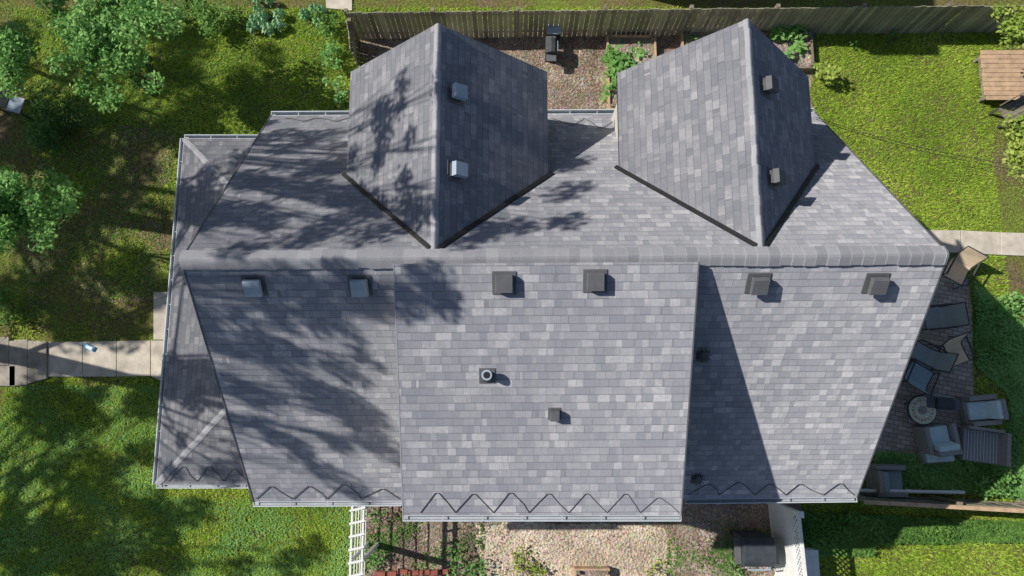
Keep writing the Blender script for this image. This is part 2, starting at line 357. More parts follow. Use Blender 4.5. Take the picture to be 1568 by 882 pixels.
def gutter(mb,p0,p1,out):
    out=Vector(out); wd=.09
    c0=p0+out*wd/2+Vector((0,0,-.07)); c1=p1+out*wd/2+Vector((0,0,-.07))
    mb.beam(c0+Vector((0,0,-.04)),c1+Vector((0,0,-.04)),wd,.012,M_GUT)
    mb.beam(c0+out*wd*.5+Vector((0,0,.02)),c1+out*wd*.5+Vector((0,0,.02)),.018,.12,M_GUTL)
    mb.beam(c0-out*wd*.45+Vector((0,0,.045)),c1-out*wd*.45+Vector((0,0,.045)),.016,.03,M_GUTL)
    n=max(2,int((p1-p0).length/.6))
    for i in range(n+1):
        q=c0.lerp(c1,i/n); mb.box(q+Vector((0,0,.05)),(.02 if abs(out.y)>.5 else wd,wd if abs(out.y)>.5 else .02,.01),M_GUT)
mb=MB()
gutter(mb,FL,P(617,767,1.346)+Vector((-.03,0,0)),(0,-1,0)); gutter(mb,SFL,SFR,(0,-1,0)); gutter(mb,P(1047,764,1.346)+Vector((.05,0,0)),FR,(0,-1,0))
gutter(mb,BL,BR,(0,1,0)); gutter(mb,SW,NW,(-1,0,0)); gutter(mb,SW,SE-Vector((.05,0,0)),(0,-1,0)); gutter(mb,NW,NE,(0,1,0)); mb.obj('gutters',house)
mb=MB()
for a,b in((RL,FL),(RL,BL),(RR,FR),(RR,BR),(SR,SFR)):
    mb.beam(a+Vector((0,0,-.012)),b+Vector((0,0,-.012)),.022,.04,M_VENT)
mb.beam(SL+Vector((0,0,-.012)),SFL+Vector((0,0,-.012)),.02,.03,M_CAP)
mb.obj('rake_drip_edges',house)
mb=MB(); x0,x1=xw+.02,RR.x-.3; y0,y1=FL.y+.35,BL.y-.35; ze=(G-1.36)*S-.1; zr=RL.z-.25
for x in(x0,x1): mb.face([Vector((x,y0,0)),Vector((x,y1,0)),Vector((x,y1,ze)),Vector((x,RL.y,zr)),Vector((x,y0,ze))],M_SIDE)
mb.face([Vector((x0,y0,0)),Vector((x1,y0,0)),Vector((x1,y0,ze)),Vector((x0,y0,ze))],M_SIDE)
mb.face([Vector((x0,y1,0)),Vector((x1,y1,0)),Vector((x1,y1,ze)),Vector((x0,y1,ze))],M_SIDE)
for z in np.arange(.3,ze,.2):
    mb.beam(Vector((x0,y0-.01,z)),Vector((x1,y0-.01,z)),.02,.015,M_SIDE); mb.beam(Vector((x1+.01,y0,z)),Vector((x1+.01,y1,z)),.02,.015,M_SIDE)
mb.obj('walls',house)
mb=MB()
for x in(-3.4,-.8,1.6,4.6): mb.box((x,y0-.03,2),(1.1,.08,1.4),M_WHITE); mb.box((x,y0-.08,2),(.95,.03,1.25),M_GLASS)
for y in(y0+1.5,y0+5.5): 
    for z in(2,4.6): mb.box((x1+.04,y,z),(.08,1.1,1.3),M_WHITE); mb.box((x1+.09,y,z),(.03,.95,1.15),M_GLASS)
mb.box((x0-.04,1.5,1.35),(.08,1.1,2.2),M_WHITE); mb.box((x0-.09,1.5,1.3),(.04,.9,2.0),M_WOODT)
for y in(-.6,4.6): mb.box((x0-.04,y,1.7),(.08,1.2,1.3),M_WHITE); mb.box((x0-.09,y,1.7),(.03,1.05,1.15),M_GLASS)
mb.obj('windows_and_door',house)
mb=MB(); mb.box(((SW.x+xw)/2+.15,(SW.y+NW.y)/2,.13),(dx-.5,NW.y-SW.y-.5,.26),M_CONC)
for y in np.linspace(SW.y+.35,NW.y-.35,5): mb.box((SW.x+.35,y,1.25),(.14,.14,2.1),M_WHITE)
mb.obj('porch_floor_and_posts',house)
def boxvent(pl,px,py,s=.30,mt=M_VENT,h=.15):
    mb=MB(); mb.M=pl.frame(pl.pix(px,py)); a=s/2
    mb.box((0,0,.012),(s*1.35,s*1.35,.012),M_VENT)
    b=[(-a*.9,-a*.75,.02),(a*.9,-a*.75,.02),(a*.9,a,.02),(-a*.9,a,.02)]; t=[(-a*.9,-a*.75,h*.8),(a*.9,-a*.75,h*.8),(a*.9,a,h*.75),(-a*.9,a,h*.75)]
    mb.hexa(b,t,M_DGREY)
    b=[(-a,-a,h*.55),(a,-a,h*.55),(a,a*1.1,h*.45),(-a,a*1.1,h*.45)]; t=[(-a*.93,-a*.93,h),(a*.93,-a*.93,h),(a*.93,a,h*.95),(-a*.93,a,h*.95)]
    mb.hexa(b,t,mt); mb.obj('box_vent',house,.008)
for p in((390,437),(552,437)): boxvent(front,*p,.28,M_VENTL)
for p in((772,433),(911,430)): boxvent(shed,*p,.28,M_VENT)
for p in((1160,433),(1340,433)): boxvent(front,*p,.28,M_VENT,.17)
boxvent(dorm[0][1],697,145,.25,M_VENTL,.2); boxvent(dorm[0][1],697,263,.25,M_VENTL,.2)
boxvent(dorm[1][1],1170,134,.25,M_VENT,.2); boxvent(dorm[1][1],1181,274,.25,M_VENT,.2)
boxvent(shed,849,633,.16,M_VENT,.16)
mb=MB(); p=shed.pix(746,575); fr=shed.frame(p); mb.M=fr; mb.box((0,0,.012),(.26,.26,.012),M_VENT); mb.M=Matrix.Translation(p)
for k,(r0,r1,z0,z1) in enumerate(((.11,.075,.0,.1),(.07,.07,.1,.22))): mb.tube((0,0,z0),(0,0,z1),r0,r1,M_DGREY,16)
mb.tube((0,0,.2),(0,0,.235),.085,.085,M_VENTL,16); mb.tube((0,0,.235),(0,0,.24),.055,.055,M_BLACK,16); mb.obj('plumbing_vent_pipe',house)
for q in((1075,545),(1066,733)):
    mb=MB(); p=front.pix(*q); mb.M=front.frame(p); mb.box((0,0,.012),(.22,.22,.012),M_VENT); mb.M=Matrix.Translation(p)
    mb.tube((0,0,0),(0,0,.14),.11,.07,M_DGREY,16); mb.tube((0,0,.14),(0,0,.2),.06,.06,M_VENT,16)
    for a in range(10):
        c,s_=math.cos(a*.628),math.sin(a*.628); mb.beam((c*.06,s_*.06,.17),(c*.13,s_*.13,.12),.02,.01,M_VENT)
    mb.obj('roof_pipe_boot',house)
mb=MB()
def zig(pl,pts,r=.0065):
    w_=[pl.pix(x,y,.014) for x,y in pts]
    for a,b in zip(w_[:-1],w_[1:]): mb.tube(a,b,r,r,M_CABLE,5)
def zz(pl,xs,ytop,ybot):
    pts=[]
    for i in range(len(xs)-1):
        a,b=xs[i]+random.uniform(-4,4),xs[i+1]+random.uniform(-4,4); m_=(a+b)/2+random.uniform(-5,5); y=ytop+random.uniform(-4,4)
        pts+=[(a,ybot),(a+(m_-a)*.4,ybot-(ybot-y)*.42),(m_-3,y+2),(m_+3,y+2),(b-(b-m_)*.4,ybot-(ybot-y)*.42)]
    pts.append((xs[-1],ybot)); zig(pl,pts)
zz(shed,list(np.linspace(640,1040,8)),757,785)
zz(front,list(np.linspace(392,612,5)),744,764); zz(front,list(np.linspace(1052,1308,6)),741,758)
zz(rear,list(np.linspace(845,950,3)),190,181); zz(rear,list(np.linspace(440,535,3)),187,181)
zz(ps,[262,300,340,378],715,737)
mb.obj('heat_cables',house)
# ---------------------------------------------------------------- ground
mb=MB(); mb.face([Vector((-150,-150,0)),Vector((150,-150,0)),Vector((150,150,0)),Vector((-150,150,0))],M_GROUND); mb.obj('ground')
def sheet(name,pix,m,z=.004,jag=0):
    pts=[gp(*p) for p in pix]
    if jag:
        o=[]
        for i,a in enumerate(pts):
            b=pts[(i+1)%len(pts)]; n=max(1,int((b-a).length/.5))
            for k in range(n): q=a.lerp(b,k/n); o.append(q+Vector((random.uniform(-jag,jag),random.uniform(-jag,jag),0)))
        pts=o
    mb=MB(); mb.face([Vector((p.x,p.y,z)) for p in pts],m); mb.obj(name); return [(p.x,p.y) for p in pts]
ex=[]
mul1=sheet('mulch_bed_rear',[(556,45),(1245,42),(1245,230),(556,230)],M_MULCH,.004,.12); ex.append(mul1)
mul2=sheet('mulch_bed_front',[(556,720),(1225,720),(1235,900),(552,905)],M_MULCH,.004,.12); ex.append(mul2)
mul_lit=sheet('sunlit_mulch_patch',[(728,800),(850,806),(930,800),(1022,815),(1035,850),(1000,925),(760,925),(736,860)],M_MULCHLIT,.008,.12)  # pale sheet painting the patch of sun on the front mulch
ex.append(sheet('patio',[(1300,400),(1478,400),(1488,470),(1492,690),(1460,705),(1300,705)],M_PAVER,.006))
def slabs(name,quads,th=.05,m=M_CONC):
    mb=MB()
    for q in quads:
        pts=[gp(*p) for p in q]; c=sum(pts,Vector())/4; pts=[c+(p-c)*.985 for p in pts]
        mb.hexa([Vector((p.x,p.y,-.02)) for p in pts],[Vector((p.x,p.y,th)) for p in pts],m); ex.append([(p.x,p.y) for p in pts])
    mb.obj(name,None,.01)
slabs('concrete_path',[[(75,577),(75,523),(128,523),(128,577)],[(128,577),(128,523),(180,522),(180,577)],[(180,577),(180,522),(232,521),(232,576)],[(232,576),(232,521),(300,521),(300,610)],[(236,521),(236,447),(300,447),(300,521)]])
slabs('concrete_path',[[(1380,384),(1380,352),(1470,353),(1470,388)],[(1470,388),(1470,353),(1530,356),(1530,391)],[(1530,391),(1530,356),(1600,358),(1600,394)]])
slabs('concrete_path',[[(500,14),(498,-30),(540,-30),(540,18)]])
slabs('stone_steps',[[(-40,590),(-40,560),(28,560),(28,592)],[(-40,560),(-40,516),(18,516),(18,560)],[(18,592),(18,522),(46,519),(46,590)],[(46,588),(46,521),(75,523),(75,580)]],.1,M_STONE)
hx=[(xw-.1,y0),(x1+.1,y0),(x1+.1,y1),(xw-.1,y1)]; ex.append(hx); ex.append([(SW.x+.3,SW.y+.3),(xw,SW.y+.3),(xw,NW.y-.3),(SW.x+.3,NW.y-.3)])
def inpoly(x,y,poly):
    r=np.zeros(len(x),bool); n=len(poly)
    for i in range(n):
        xa,ya=poly[i]; xb,yb_=poly[(i+1)%n]
        if ya==yb_: continue
        c=((ya>y)!=(yb_>y))&(x<(xb-xa)*(y-ya)/(yb_-ya)+xa); r^=c
    return r
n=460000; x=rng.uniform(-15.5,15.5,n); y=rng.uniform(-6.2,11.5,n); keep=np.ones(n,bool)
for p in ex: keep&=~inpoly(x,y,p)
keep&= (np.abs(x)<np.maximum(13.3,11.8+y*.22)+.6)
cl_=np.sin(x*1.3+np.sin(y*1.7)*1.2)*np.sin(y*1.1+np.sin(x*.9)*1.5)+rng.normal(size=n)*.5
worn=np.clip((-x-8.0)/2,0,1)*np.clip((y-.2)/1.5,0,1)*np.clip((9.5-y)/2,0,1)
keep&=(cl_>-1.05+worn*1.45)
x=x[keep];y=y[keep];m=len(x)
ang=rng.random(m)*6.283; ln=.05+.06*rng.random(m); wd=.008+.012*rng.random(m); hz=.02+.05*rng.random(m)
bx,by=np.cos(ang),np.sin(ang)
V=np.stack([np.stack([x-by*wd,y+bx*wd,np.zeros(m)+.003],1),np.stack([x+by*wd,y-bx*wd,np.zeros(m)+.003],1),np.stack([x+bx*ln,y+by*ln,hz],1)],1).reshape(-1,3)
arrmesh('lawn_grass',V,3,M_GRASS)
def scatter_poly(name,pix,n,size,mat,h=(.01,.05),up=.8,extra=None,raw=False,gap=None):
    poly=pix if raw else [tuple(gp(*p)[:2]) for p in pix]
    xs=[p[0] for p in poly]; ys=[p[1] for p in poly]
    x=rng.uniform(min(xs),max(xs),n*2); y=rng.uniform(min(ys),max(ys),n*2); k=inpoly(x,y,poly)
    if gap is not None: k&=(np.sin(x*1.9+1.5*np.sin(y*2.3))*np.sin(y*2.1+1.3*np.sin(x*1.2))+rng.normal(size=len(x))*.35)>gap
    x=x[k][:n];y=y[k][:n]
    if extra is not None:
        kk=np.ones(len(x),bool)
        for e_ in extra: kk&=~inpoly(x,y,e_)
        x=x[kk];y=y[kk]
    z=h[0]+(h[1]-h[0])*rng.random(len(x))*(.5+.5*np.sin(x*3.1+2*np.sin(y*2.3))*np.sin(y*2.7+x))
    return arrmesh(name,leafquads(np.stack([x,y,np.maximum(z,.012)],1),size,up),4,mat)
scatter_poly('clover_patch',[(-20,-20),(545,-20),(535,200),(270,220),(240,450),(-20,500)],20000,.055,M_LEAF,(.02,.08),.7,ex,gap=0)
scatter_poly('clover_patch',[(-20,590),(240,590),(250,760),(545,770),(545,900),(-20,900)],22000,.055,M_LEAFB,(.02,.08),.7,ex,gap=-.1)
scatter_poly('clover_patch',[(1250,60),(1600,60),(1600,350),(1450,350),(1250,150)],9000,.05,M_LEAFY,(.02,.07),.7,ex,gap=.2)
scatter_poly('leaf_litter',mul1,16000,.07,M_LITTER,(.008,.03),.85,raw=True)
scatter_poly('leaf_litter',mul2,19000,.06,M_LITTER,(.008,.03),.85,extra=[mul_lit],raw=True)
scatter_poly('leaf_litter',mul_lit,1500,.055,M_LITTER,(.012,.03),.85,raw=True)
scatter_poly('leaf_litter',[(60,180),(270,200),(240,460),(40,470)],6000,.05,M_LITTER,(.008,.03),.85,gap=0)
scatter_poly('weed_patch',[(556,780),(740,780),(740,900),(556,900)],2600,.07,M_LEAF,(.02,.09),.7,gap=.1)
scatter_poly('weed_patch',[(1020,800),(1225,790),(1225,900),(1020,900)],2200,.07,M_LEAF,(.02,.09),.7,gap=.1)
scatter_poly('ivy_groundcover',[(1488,430),(1600,520),(1600,770),(1475,750),(1540,700),(1540,600),(1492,560)],16000,.10,M_LEAFB,(.03,.35),.6)
scatter_poly('ivy_groundcover',[(1335,690),(1480,700),(1560,715),(1560,758),(1335,750)],9000,.09,M_LEAFB,(.03,.3),.6)
scatter_poly('ivy_groundcover',[(1226,783),(1600,800),(1600,828),(1340,832),(1330,850),(1228,850)],11000,.09,M_LEAF,(.03,.3),.6)
# ---------------------------------------------------------------- plants
def bush(name,px,py,rp,h,lsize,mat,per=260,n=10,up=.5):
    c=gp(px,py,h*.5); r=rp*.0181; cl=[]
    for i in range(n):
        a=random.random()*6.28; q=r*math.sqrt(random.random())*.8
        cl.append((c.x+math.cos(a)*q,c.y+math.sin(a)*q,h*random.uniform(.35,.8),max(.12,r*random.uniform(.3,.5)),.8))
    e=empty(name); mb=MB()
    for c_ in cl: mb.tube((c.x,c.y,0),(c_[0],c_[1],c_[2]),.015,.006,M_BARK,5)
    mb.obj('stems',e); cc=cloud(cl,per); cc[:,2]=np.maximum(cc[:,2],.02); arrmesh('leaves',leafquads(cc,lsize,up),4,mat,e)
def hosta(name,px,py,rp,mat,n=8):
    r=rp*.0181; c=gp(px,py); mb=MB(); 
    for i in range(n):
        a=random.random()*6.28; q=r*math.sqrt(random.random())*.75; cx,cy=c.x+math.cos(a)*q,c.y+math.sin(a)*q; R=.2+.1*random.random()
        for k in range(14):
            t=k*2.4+random.random()*.4; l=R*(1-.035*k); dx_,dy_=math.cos(t),math.sin(t); z=.1+.016*k; w_=l*.3
            b=Vector((cx,cy,z)); m1=Vector((cx+dx_*l*.5,cy+dy_*l*.5,z+.1)); e1=Vector((cx+dx_*l,cy+dy_*l,z)); s_=Vector((-dy_,dx_,0))*w_
            mb.face([b,m1+s_+Vector((0,0,.03)),e1,m1],mat); mb.face([b,m1,e1,m1-s_+Vector((0,0,.03))],mat)
    mb.obj(name)
M_HOSTA=island('hosta_leaf',[(.1,(.12,.29,.12)),(.5,(.24,.46,.23)),(.9,(.42,.62,.38))],.55,.15)
hosta('hosta_plant',410,28,42,M_HOSTA,12); hosta('hosta_plant',483,30,22,M_HOSTA,5)
bush('green_shrub',330,20,45,.9,.10,M_LEAF,n=12); bush('green_shrub',515,85,26,.7,.12,M_LEAFB,n=8); bush('green_shrub',512,140,24,.6,.12,M_LEAFB,n=8)
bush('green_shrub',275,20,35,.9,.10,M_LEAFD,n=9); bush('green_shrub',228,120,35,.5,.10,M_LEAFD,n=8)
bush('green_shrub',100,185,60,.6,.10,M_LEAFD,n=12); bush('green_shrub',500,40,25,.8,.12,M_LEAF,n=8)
bush('green_shrub',1264,112,24,.8,.15,M_LEAFY,160,n=7,up=.7); bush('green_shrub',1225,30,22,.7,.14,M_LEAF,n=6)
bush('green_shrub',10,470,30,.7,.1,M_LEAF,n=8); bush('green_shrub',5,495,26,.6,.08,M_LEAFY,n=6)
bush('green_shrub',800,872,30,.4,.1,M_LEAFY,150,n=8); bush('green_shrub',715,868,30,.4,.1,M_LEAFB,150,n=8); bush('green_shrub',1000,872,22,.35,.08,M_LEAFY,120,n=6)
bush('green_shrub',572,790,22,.5,.08,M_LEAFB,180,n=7); bush('green_shrub',565,860,24,.5,.09,M_LEAFB,180,n=7); bush('green_shrub',905,876,18,.3,.08,M_LEAFB,120,n=5)
bush('green_shrub',1125,868,20,.4,.09,M_LEAFB,120,n=6); bush('green_shrub',1520,740,30,.8,.12,M_LEAFB,n=8); bush('green_shrub',1550,470,26,.5,.12,M_LEAFB,n=8)
bush('green_shrub',1300,800,18,.6,.10,M_LEAF,200,n=7); bush('green_shrub',1370,60,20,.4,.10,M_LEAF,150,n=6); bush('green_shrub',1310,66,16,.4,.10,M_LEAF,120,n=5)
def rbed(px0,py0,px1,py1,plant,h=.28):
    a=gp(px0,py1); b=gp(px1,py0); mb=MB(); cx,cy=(a.x+b.x)/2,(a.y+b.y)/2; w_,l=abs(b.x-a.x),abs(b.y-a.y)
    mb.box((cx,cy,.1),(w_-.06,l-.06,.2),M_MULCH)
    for s_ in(-1,1): mb.box((cx+s_*w_/2,cy,h/2),(.05,l+.05,h),M_WOODT if plant!=2 else M_WOODG); mb.box((cx,cy+s_*l/2,h/2),(w_-.052,.05,h),M_WOODT if plant!=2 else M_WOODG)
    for i in(-1,1):
        for j in(-1,1): mb.box((cx+i*(w_/2-.07),cy+j*(l/2-.07),h/2+.03),(.08,.08,h+.06),M_WOODG)
    mb.obj('raised_garden_bed')
rbed(931,62,1000,172,1); rbed(1043,48,1112,100,1); rbed(1166,58,1236,110,2); rbed(880,868,930,900,1)
bush('vegetable_plants',962,95,36,.55,.17,M_LEAFB,170,n=10,up=.75); bush('vegetable_plants',950,135,32,.5,.16,M_LEAFB,150,n=8,up=.75)
bush('vegetable_plants',1075,60,28,.4,.10,M_LEAF,90,n=6,up=.75); bush('vegetable_plants',1200,72,36,.6,.18,M_LEAFB,140,n=9,up=.75)
# ---------------------------------------------------------------- fences
M_PLANK=island('fence_planks',[(.0,(.14,.135,.11)),(.5,(.28,.27,.21)),(1,(.48,.46,.34))],.9,nscale=1.2,nw=1.0)
def plankfence(name,p0,p1,h,m,step=.145):
    p0=Vector((p0[0],p0[1],0)); p1=Vector((p1[0],p1[1],0)); d=(p1-p0); L=d.length; d.normalize(); a=math.atan2(d.y,d.x); s_=Vector((-d.y,d.x,0)); mb=MB(); n=int(L/step)
    for i in range(n):
        q=p0+d*((i+.5)*step); hh=h+random.uniform(-.02,.02); mb.box(q+Vector((0,0,hh/2))+s_*random.uniform(-.008,.008),(step-.016,.02,hh),m,a,random.uniform(-.012,.012))
    for z in(.3,h-.2): mb.beam(p0+s_*.04+Vector((0,0,z)),p1+s_*.04+Vector((0,0,z)),.04,.085,M_WOODG)
    k=int(L/2.4)
    for i in range(k+1): q=p0+d*min(i*2.4,L); mb.box(q+s_*.07+Vector((0,0,h/2)),(.1,.1,h+.03),M_WOODG,a)
    return mb.obj(name)
a=gp(547,60); b=gp(1640,48); plankfence('wooden_fence',a,b,1.42,M_PLANK)
a2=gp(560,112); plankfence('wooden_fence',(a.x,a.y-.15),(a2.x-.15,a2.y),1.3,M_PLANK)
a=P(1322,768,1.66); b=P(1640,786,1.66); plankfence('wooden_fence',(a.x,a.y),(b.x,b.y),1.45,M_PLANK)
mb=MB(); mb.beam(a+Vector((0,.0,.04)),b+Vector((0,0,.04)),.1,.035,M_WOODT); mb.obj('fence_cap_rail')
mb=MB(); mb.tube(gp(1316,751,.5),gp(1476,754,.5),.045,.045,M_WHITE,10)
for q in(1330,1400,1470): p=gp(q,752,.5); mb.tube(p,(p.x,p.y,0),.02,.02,M_WHITE,8)
mb.obj('white_drain_pipe')
a=gp(1177,768); b=gp(1190,930); mb=MB(); a=Vector((a.x,a.y,0)); b=Vector((a.x+.12,b.y,0)); d=(b-a).normalized(); L=(b-a).length
mb.beam(a+Vector((0,0,.72)),b+Vector((0,0,.72)),.04,1.4,M_WHITE)
for z in(.06,1.45,1.92): mb.beam(a+Vector((0,0,z)),b+Vector((0,0,z)),.07,.07,M_WHITE)
k=0.0
while k<L:
    for s_ in(1,-1):
        z0,z1=(1.48,1.89) if s_>0 else (1.89,1.48)
        mb.beam(a+d*k+Vector((.008*s_,0,z0)),a+d*min(L,k+.41)+Vector((.008*s_,0,z1)),.012,.035,M_WHITE)
    k+=.14
for k in(0,1.9,L): mb.box(a+d*k+Vector((0,0,1.0)),(.12,.12,2.0),M_WHITE); mb.box(a+d*k+Vector((0,0,2.03)),(.15,.15,.05),M_WHITE)
mb.obj('white_lattice_fence')
mb=MB(); z=1.9
p0=P(540,778,G-z/S); p1=P(536,940,G-z/S); X0=p0.x; wA=.27
for x_ in(X0,X0+wA): mb.beam((x_,p0.y+.1,z),(x_,p1.y,z),.045,.09,M_WHITE)
yy=p0.y
while yy>p1.y: mb.beam((X0-.05,yy-.05,z+.07),(X0+wA+.05,yy+.03,z+.07),.05,.04,M_WHITE); yy-=.3
for yv in(p0.y,p1.y+.05,(p0.y+p1.y)/2):
    for x_ in(X0,X0+wA): mb.box((x_,yv,z/2),(.08,.08,z-.05),M_WHITE)
for zz_ in np.arange(.3,1.8,.3): mb.beam((X0,p0.y,zz_),(X0,p1.y,zz_),.02,.03,M_WHITE)
mb.obj('white_garden_arbor')
mb=MB()
for i in range(7):
    p=gp(583+i*17,876+random.uniform(-2,2)); mb.box((p.x,p.y,.05),(.27,.13,.1),M_BRICK,random.uniform(-.15,.15))
mb.obj('brick_edging',None,.008)
# ---------------------------------------------------------------- furniture & equipment
def place(px,py,rz,h=.3): p=gp(px,py,h); return Matrix.Translation((p.x,p.y,0))@Matrix.Rotation(math.radians(rz),4,'Z')
def sling_chair(px,py,rz,m,w=.6):
    mb=MB(); mb.M=place(px,py,rz)
    pr=[(.32,.40),(.1,.38),(-.12,.37),(-.22,.42),(-.32,.62),(-.42,.88),(-.46,1.0)]
    for (y0_,z0),(y1_,z1) in zip(pr[:-1],pr[1:]): mb.hexa([(-w/2+.03,y0_,z0),(w/2-.03,y0_,z0),(w/2-.03,y1_,z1),(-w/2+.03,y1_,z1)],[(-w/2+.03,y0_,z0+.015),(w/2-.03,y0_,z0+.015),(w/2-.03,y1_,z1+.015),(-w/2+.03,y1_,z1+.015)],m)
    for s_ in(-1,1):
        x_=s_*w/2
        for (a,b_),(c,d_) in zip(pr[:-1],pr[1:]): mb.tube((x_,a,b_),(x_,c,d_),.016,.016,M_DGREY,7)
        mb.tube((x_,.32,.4),(x_,.36,0),.016,.014,M_DGREY,7); mb.tube((x_,-.3,.55),(x_,-.4,0),.016,.014,M_DGREY,7)
        mb.tube((x_*1.05,.33,.62),(x_*1.05,-.34,.68),.024,.024,M_DGREY,7); mb.tube((x_,.32,.4),(x_*1.05,.33,.62),.014,.014,M_DGREY,7)
    mb.tube((-w/2,-.46,1.0),(w/2,-.46,1.0),.016,.016,M_DGREY,7); mb.tube((-w/2,.32,.4),(w/2,.32,.4),.016,.016,M_DGREY,7)
    mb.obj('patio_chair')
def wicker_chair(px,py,rz,w=.78,d=.78,cush=M_CUSH,name='wicker_armchair',n=1):
    mb=MB(); mb.M=place(px,py,rz)
    mb.box((0,0,.17),(w,d,.26),M_WICK)
    for s_ in(-1,1): mb.box((s_*(w/2-.06),.02,.45),(.12,d-.04,.3),M_WICK)
    mb.box((0,-d/2+.06,.55),(w-.245,.12,.5),M_WICK,0,.12)
    cw=(w-.28)/n
    for i in range(n):
        cx=-((n-1)/2-i)*cw
        mb.box((cx,.08,.37),(cw-.02,d-.24,.13),cush); mb.box((cx,-d/2+.2,.6),(cw-.03,.14,.4),cush,0,.22)
    for i in(-1,1):
        for j in(-1,1): mb.box((i*(w/2-.06),j*(d/2-.06),.02),(.06,.06,.04),M_DGREY)
    mb.obj(name,None,.03)
sling_chair(1456,541,200,M_TAN,.66); sling_chair(1462,415,150,M_TAN,.6); sling_chair(1430,487,95,M_CUSHG,.6); sling_chair(1402,578,-30,M_CUSHB,.66); sling_chair(1412,545,60,M_CUSHG,.55)
wicker_chair(1499,628,95); wicker_chair(1434,672,8,.85,.75); wicker_chair(1356,735,-90,.8,.8,M_CUSHG)
mb=MB(); mb.M=place(1500,683,-8)
mb.box((0,0,.2),(.95,.85,.3),M_WICK); 
for i in range(22): mb.box((-.44+i*.042,0,.37),(.026,.8,.03),M_CUSHG if i%2 else M_GUTL)
mb.box((.5,0,.45),(.1,.85,.5),M_WICK); mb.box((0,.45,.42),(.95,.08,.34),M_WICK)
mb.obj('wicker_lounge',None,.015)
mb=MB(); mb.M=place(1436,698,4); mb.box((0,0,.17),(.8,.36,.3),M_WICK); mb.box((0,0,.37),(.72,.3,.12),M_CUSH)
mb.obj('wicker_ottoman',None,.03)
mb=MB(); mb.M=place(1412,628,0,.5); mb.tube((0,0,.48),(0,0,.52),.36,.36,M_MOS,36); mb.tube((0,0,.46),(0,0,.51),.385,.385,M_DGREY,36)
for k in range(4):
    a=k*1.571+.5; mb.tube((.3*math.cos(a),.3*math.sin(a),.47),(.24*math.cos(a+.3),.24*math.sin(a+.3),0),.014,.014,M_DGREY,6)
for k in range(18):
    a=k*.349; mb.box((.26*math.cos(a),.26*math.sin(a),.524),(.07,.05,.006),M_STONE if k%2 else M_WOODT,a)
mb.tube((0,0,.52),(0,0,.526),.12,.12,M_STONE,18); mb.obj('round_patio_table')
def grill(px,py,rz,sc=1,name='gas_grill',m=M_DGREY,shelf=.34,dep=1.0):
    mb=MB(); mb.M=place(px,py,rz,.9)@Matrix.Scale(sc,4)@Matrix.Diagonal((1,dep,1,1))
    mb.box((0,0,.4),(.62,.5,.62),m)
    for x_ in(-.28,.28):
        for y_ in(-.2,.2): mb.tube((x_,y_,.1),(x_,y_,0),.05,.05,M_BLACK,10)
    mb.box((0,0,.78),(.7,.52,.13),m)
    pr=[(-.26,.85),(-.25,.98),(-.17,1.07),(.0,1.11),(.17,1.07),(.25,.98),(.26,.85)]
    for (a,b_),(c,d_) in zip(pr[:-1],pr[1:]): mb.hexa([(-.35,a,.85),(.35,a,.85),(.35,c,.85),(-.35,c,.85)],[(-.35,a,b_),(.35,a,b_),(.35,c,d_),(-.35,c,d_)],m)
    for s_ in(-1,1): mb.box((s_*(.36+shelf/2),0,.84),(shelf,.46,.04),M_VENT)
    mb.tube((-.25,-.31,.95),(.25,-.31,.95),.016,.016,M_VENTL,8)
    for s_ in(-.25,.25): mb.tube((s_,-.31,.95),(s_,-.25,.95),.012,.012,M_VENTL,6)
    for k in range(4): mb.tube((-.24+.16*k,-.26,.79),(-.24+.16*k,-.31,.79),.028,.024,M_VENTL,10)
    mb.obj(name,None,.01)
grill(845,62,90,.62); grill(1158,843,0,1.1,'gas_grill',M_GRILL,.14,1.25); grill(1458,618,175,.62,'gas_grill')
mb=MB(); mb.M=place(848,45,0,.6); mb.box((0,0,.6),(.42,.3,.03),M_VENTL)
for x_ in(-.18,.18):
    for y_ in(-.12,.12): mb.box((x_,y_,.29),(.03,.03,.58),M_DGREY)
mb.box((0,0,.25),(.36,.24,.02),M_DGREY); mb.obj('metal_side_table')
mb=MB(); mb.M=place(1239,860,0,.4); mb.box((0,0,.25),(.34,.6,.5),M_WHITE); mb.box((0,0,.53),(.38,.64,.05),M_WHITE); mb.box((-.2,0,.4),(.02,.1,.06),M_DGREY); mb.obj('white_storage_box',None,.015)
mb=MB(); mb.M=place(138,532,-25,.05)@Matrix.Translation((0,0,.05)); mb.box((0,0,.03),(.3,.13,.05),M_BLUE); mb.box((.02,0,.065),(.2,.08,.03),M_WHITE); mb.tube((-.15,0,.04),(-.23,.03,.04),.02,.015,M_BLUE,8); mb.obj('blue_garden_toy',None,.012)
a=gp(1509,150,.35); b=gp(1680,80,.35); mb=MB(); yy=a.y
while yy<b.y: mb.box(((a.x+b.x)/2+random.uniform(-.03,.03),yy,.35),(b.x-a.x,.128,.035),M_WOODT); yy+=.14
for x_ in(a.x+.06,(a.x+b.x)/2,b.x-.06): mb.box((x_,(a.y+b.y)/2-.03,.25),(.05,b.y-a.y-.05,.16),M_WOODG); mb.box((x_,a.y+.06,.09),(.09,.09,.18),M_WOODG); mb.box((x_,b.y-.12,.09),(.09,.09,.18),M_WOODG)
mb.obj('wooden_deck')
mb=MB(); mb.M=place(1558,166,28,.5)
for i in range(5): mb.box((0,-.2+i*.1,.44),(.9,.085,.03),M_WOODG)
mb.box((0,.3,.7),(.9,.03,.3),M_WOODG)
for x_ in(-.4,.4):
    for y_ in(-.2,.25): mb.box((x_,y_,.21),(.06,.06,.42),M_DGREY)
mb.obj('garden_bench')
mb=MB(); mb.M=place(24,160,-15,.6); mb.box((0,0,.6),(.4,.45,.03),M_VENTL); mb.box((-.45,.1,.55),(.35,.5,.04),M_WOODG)
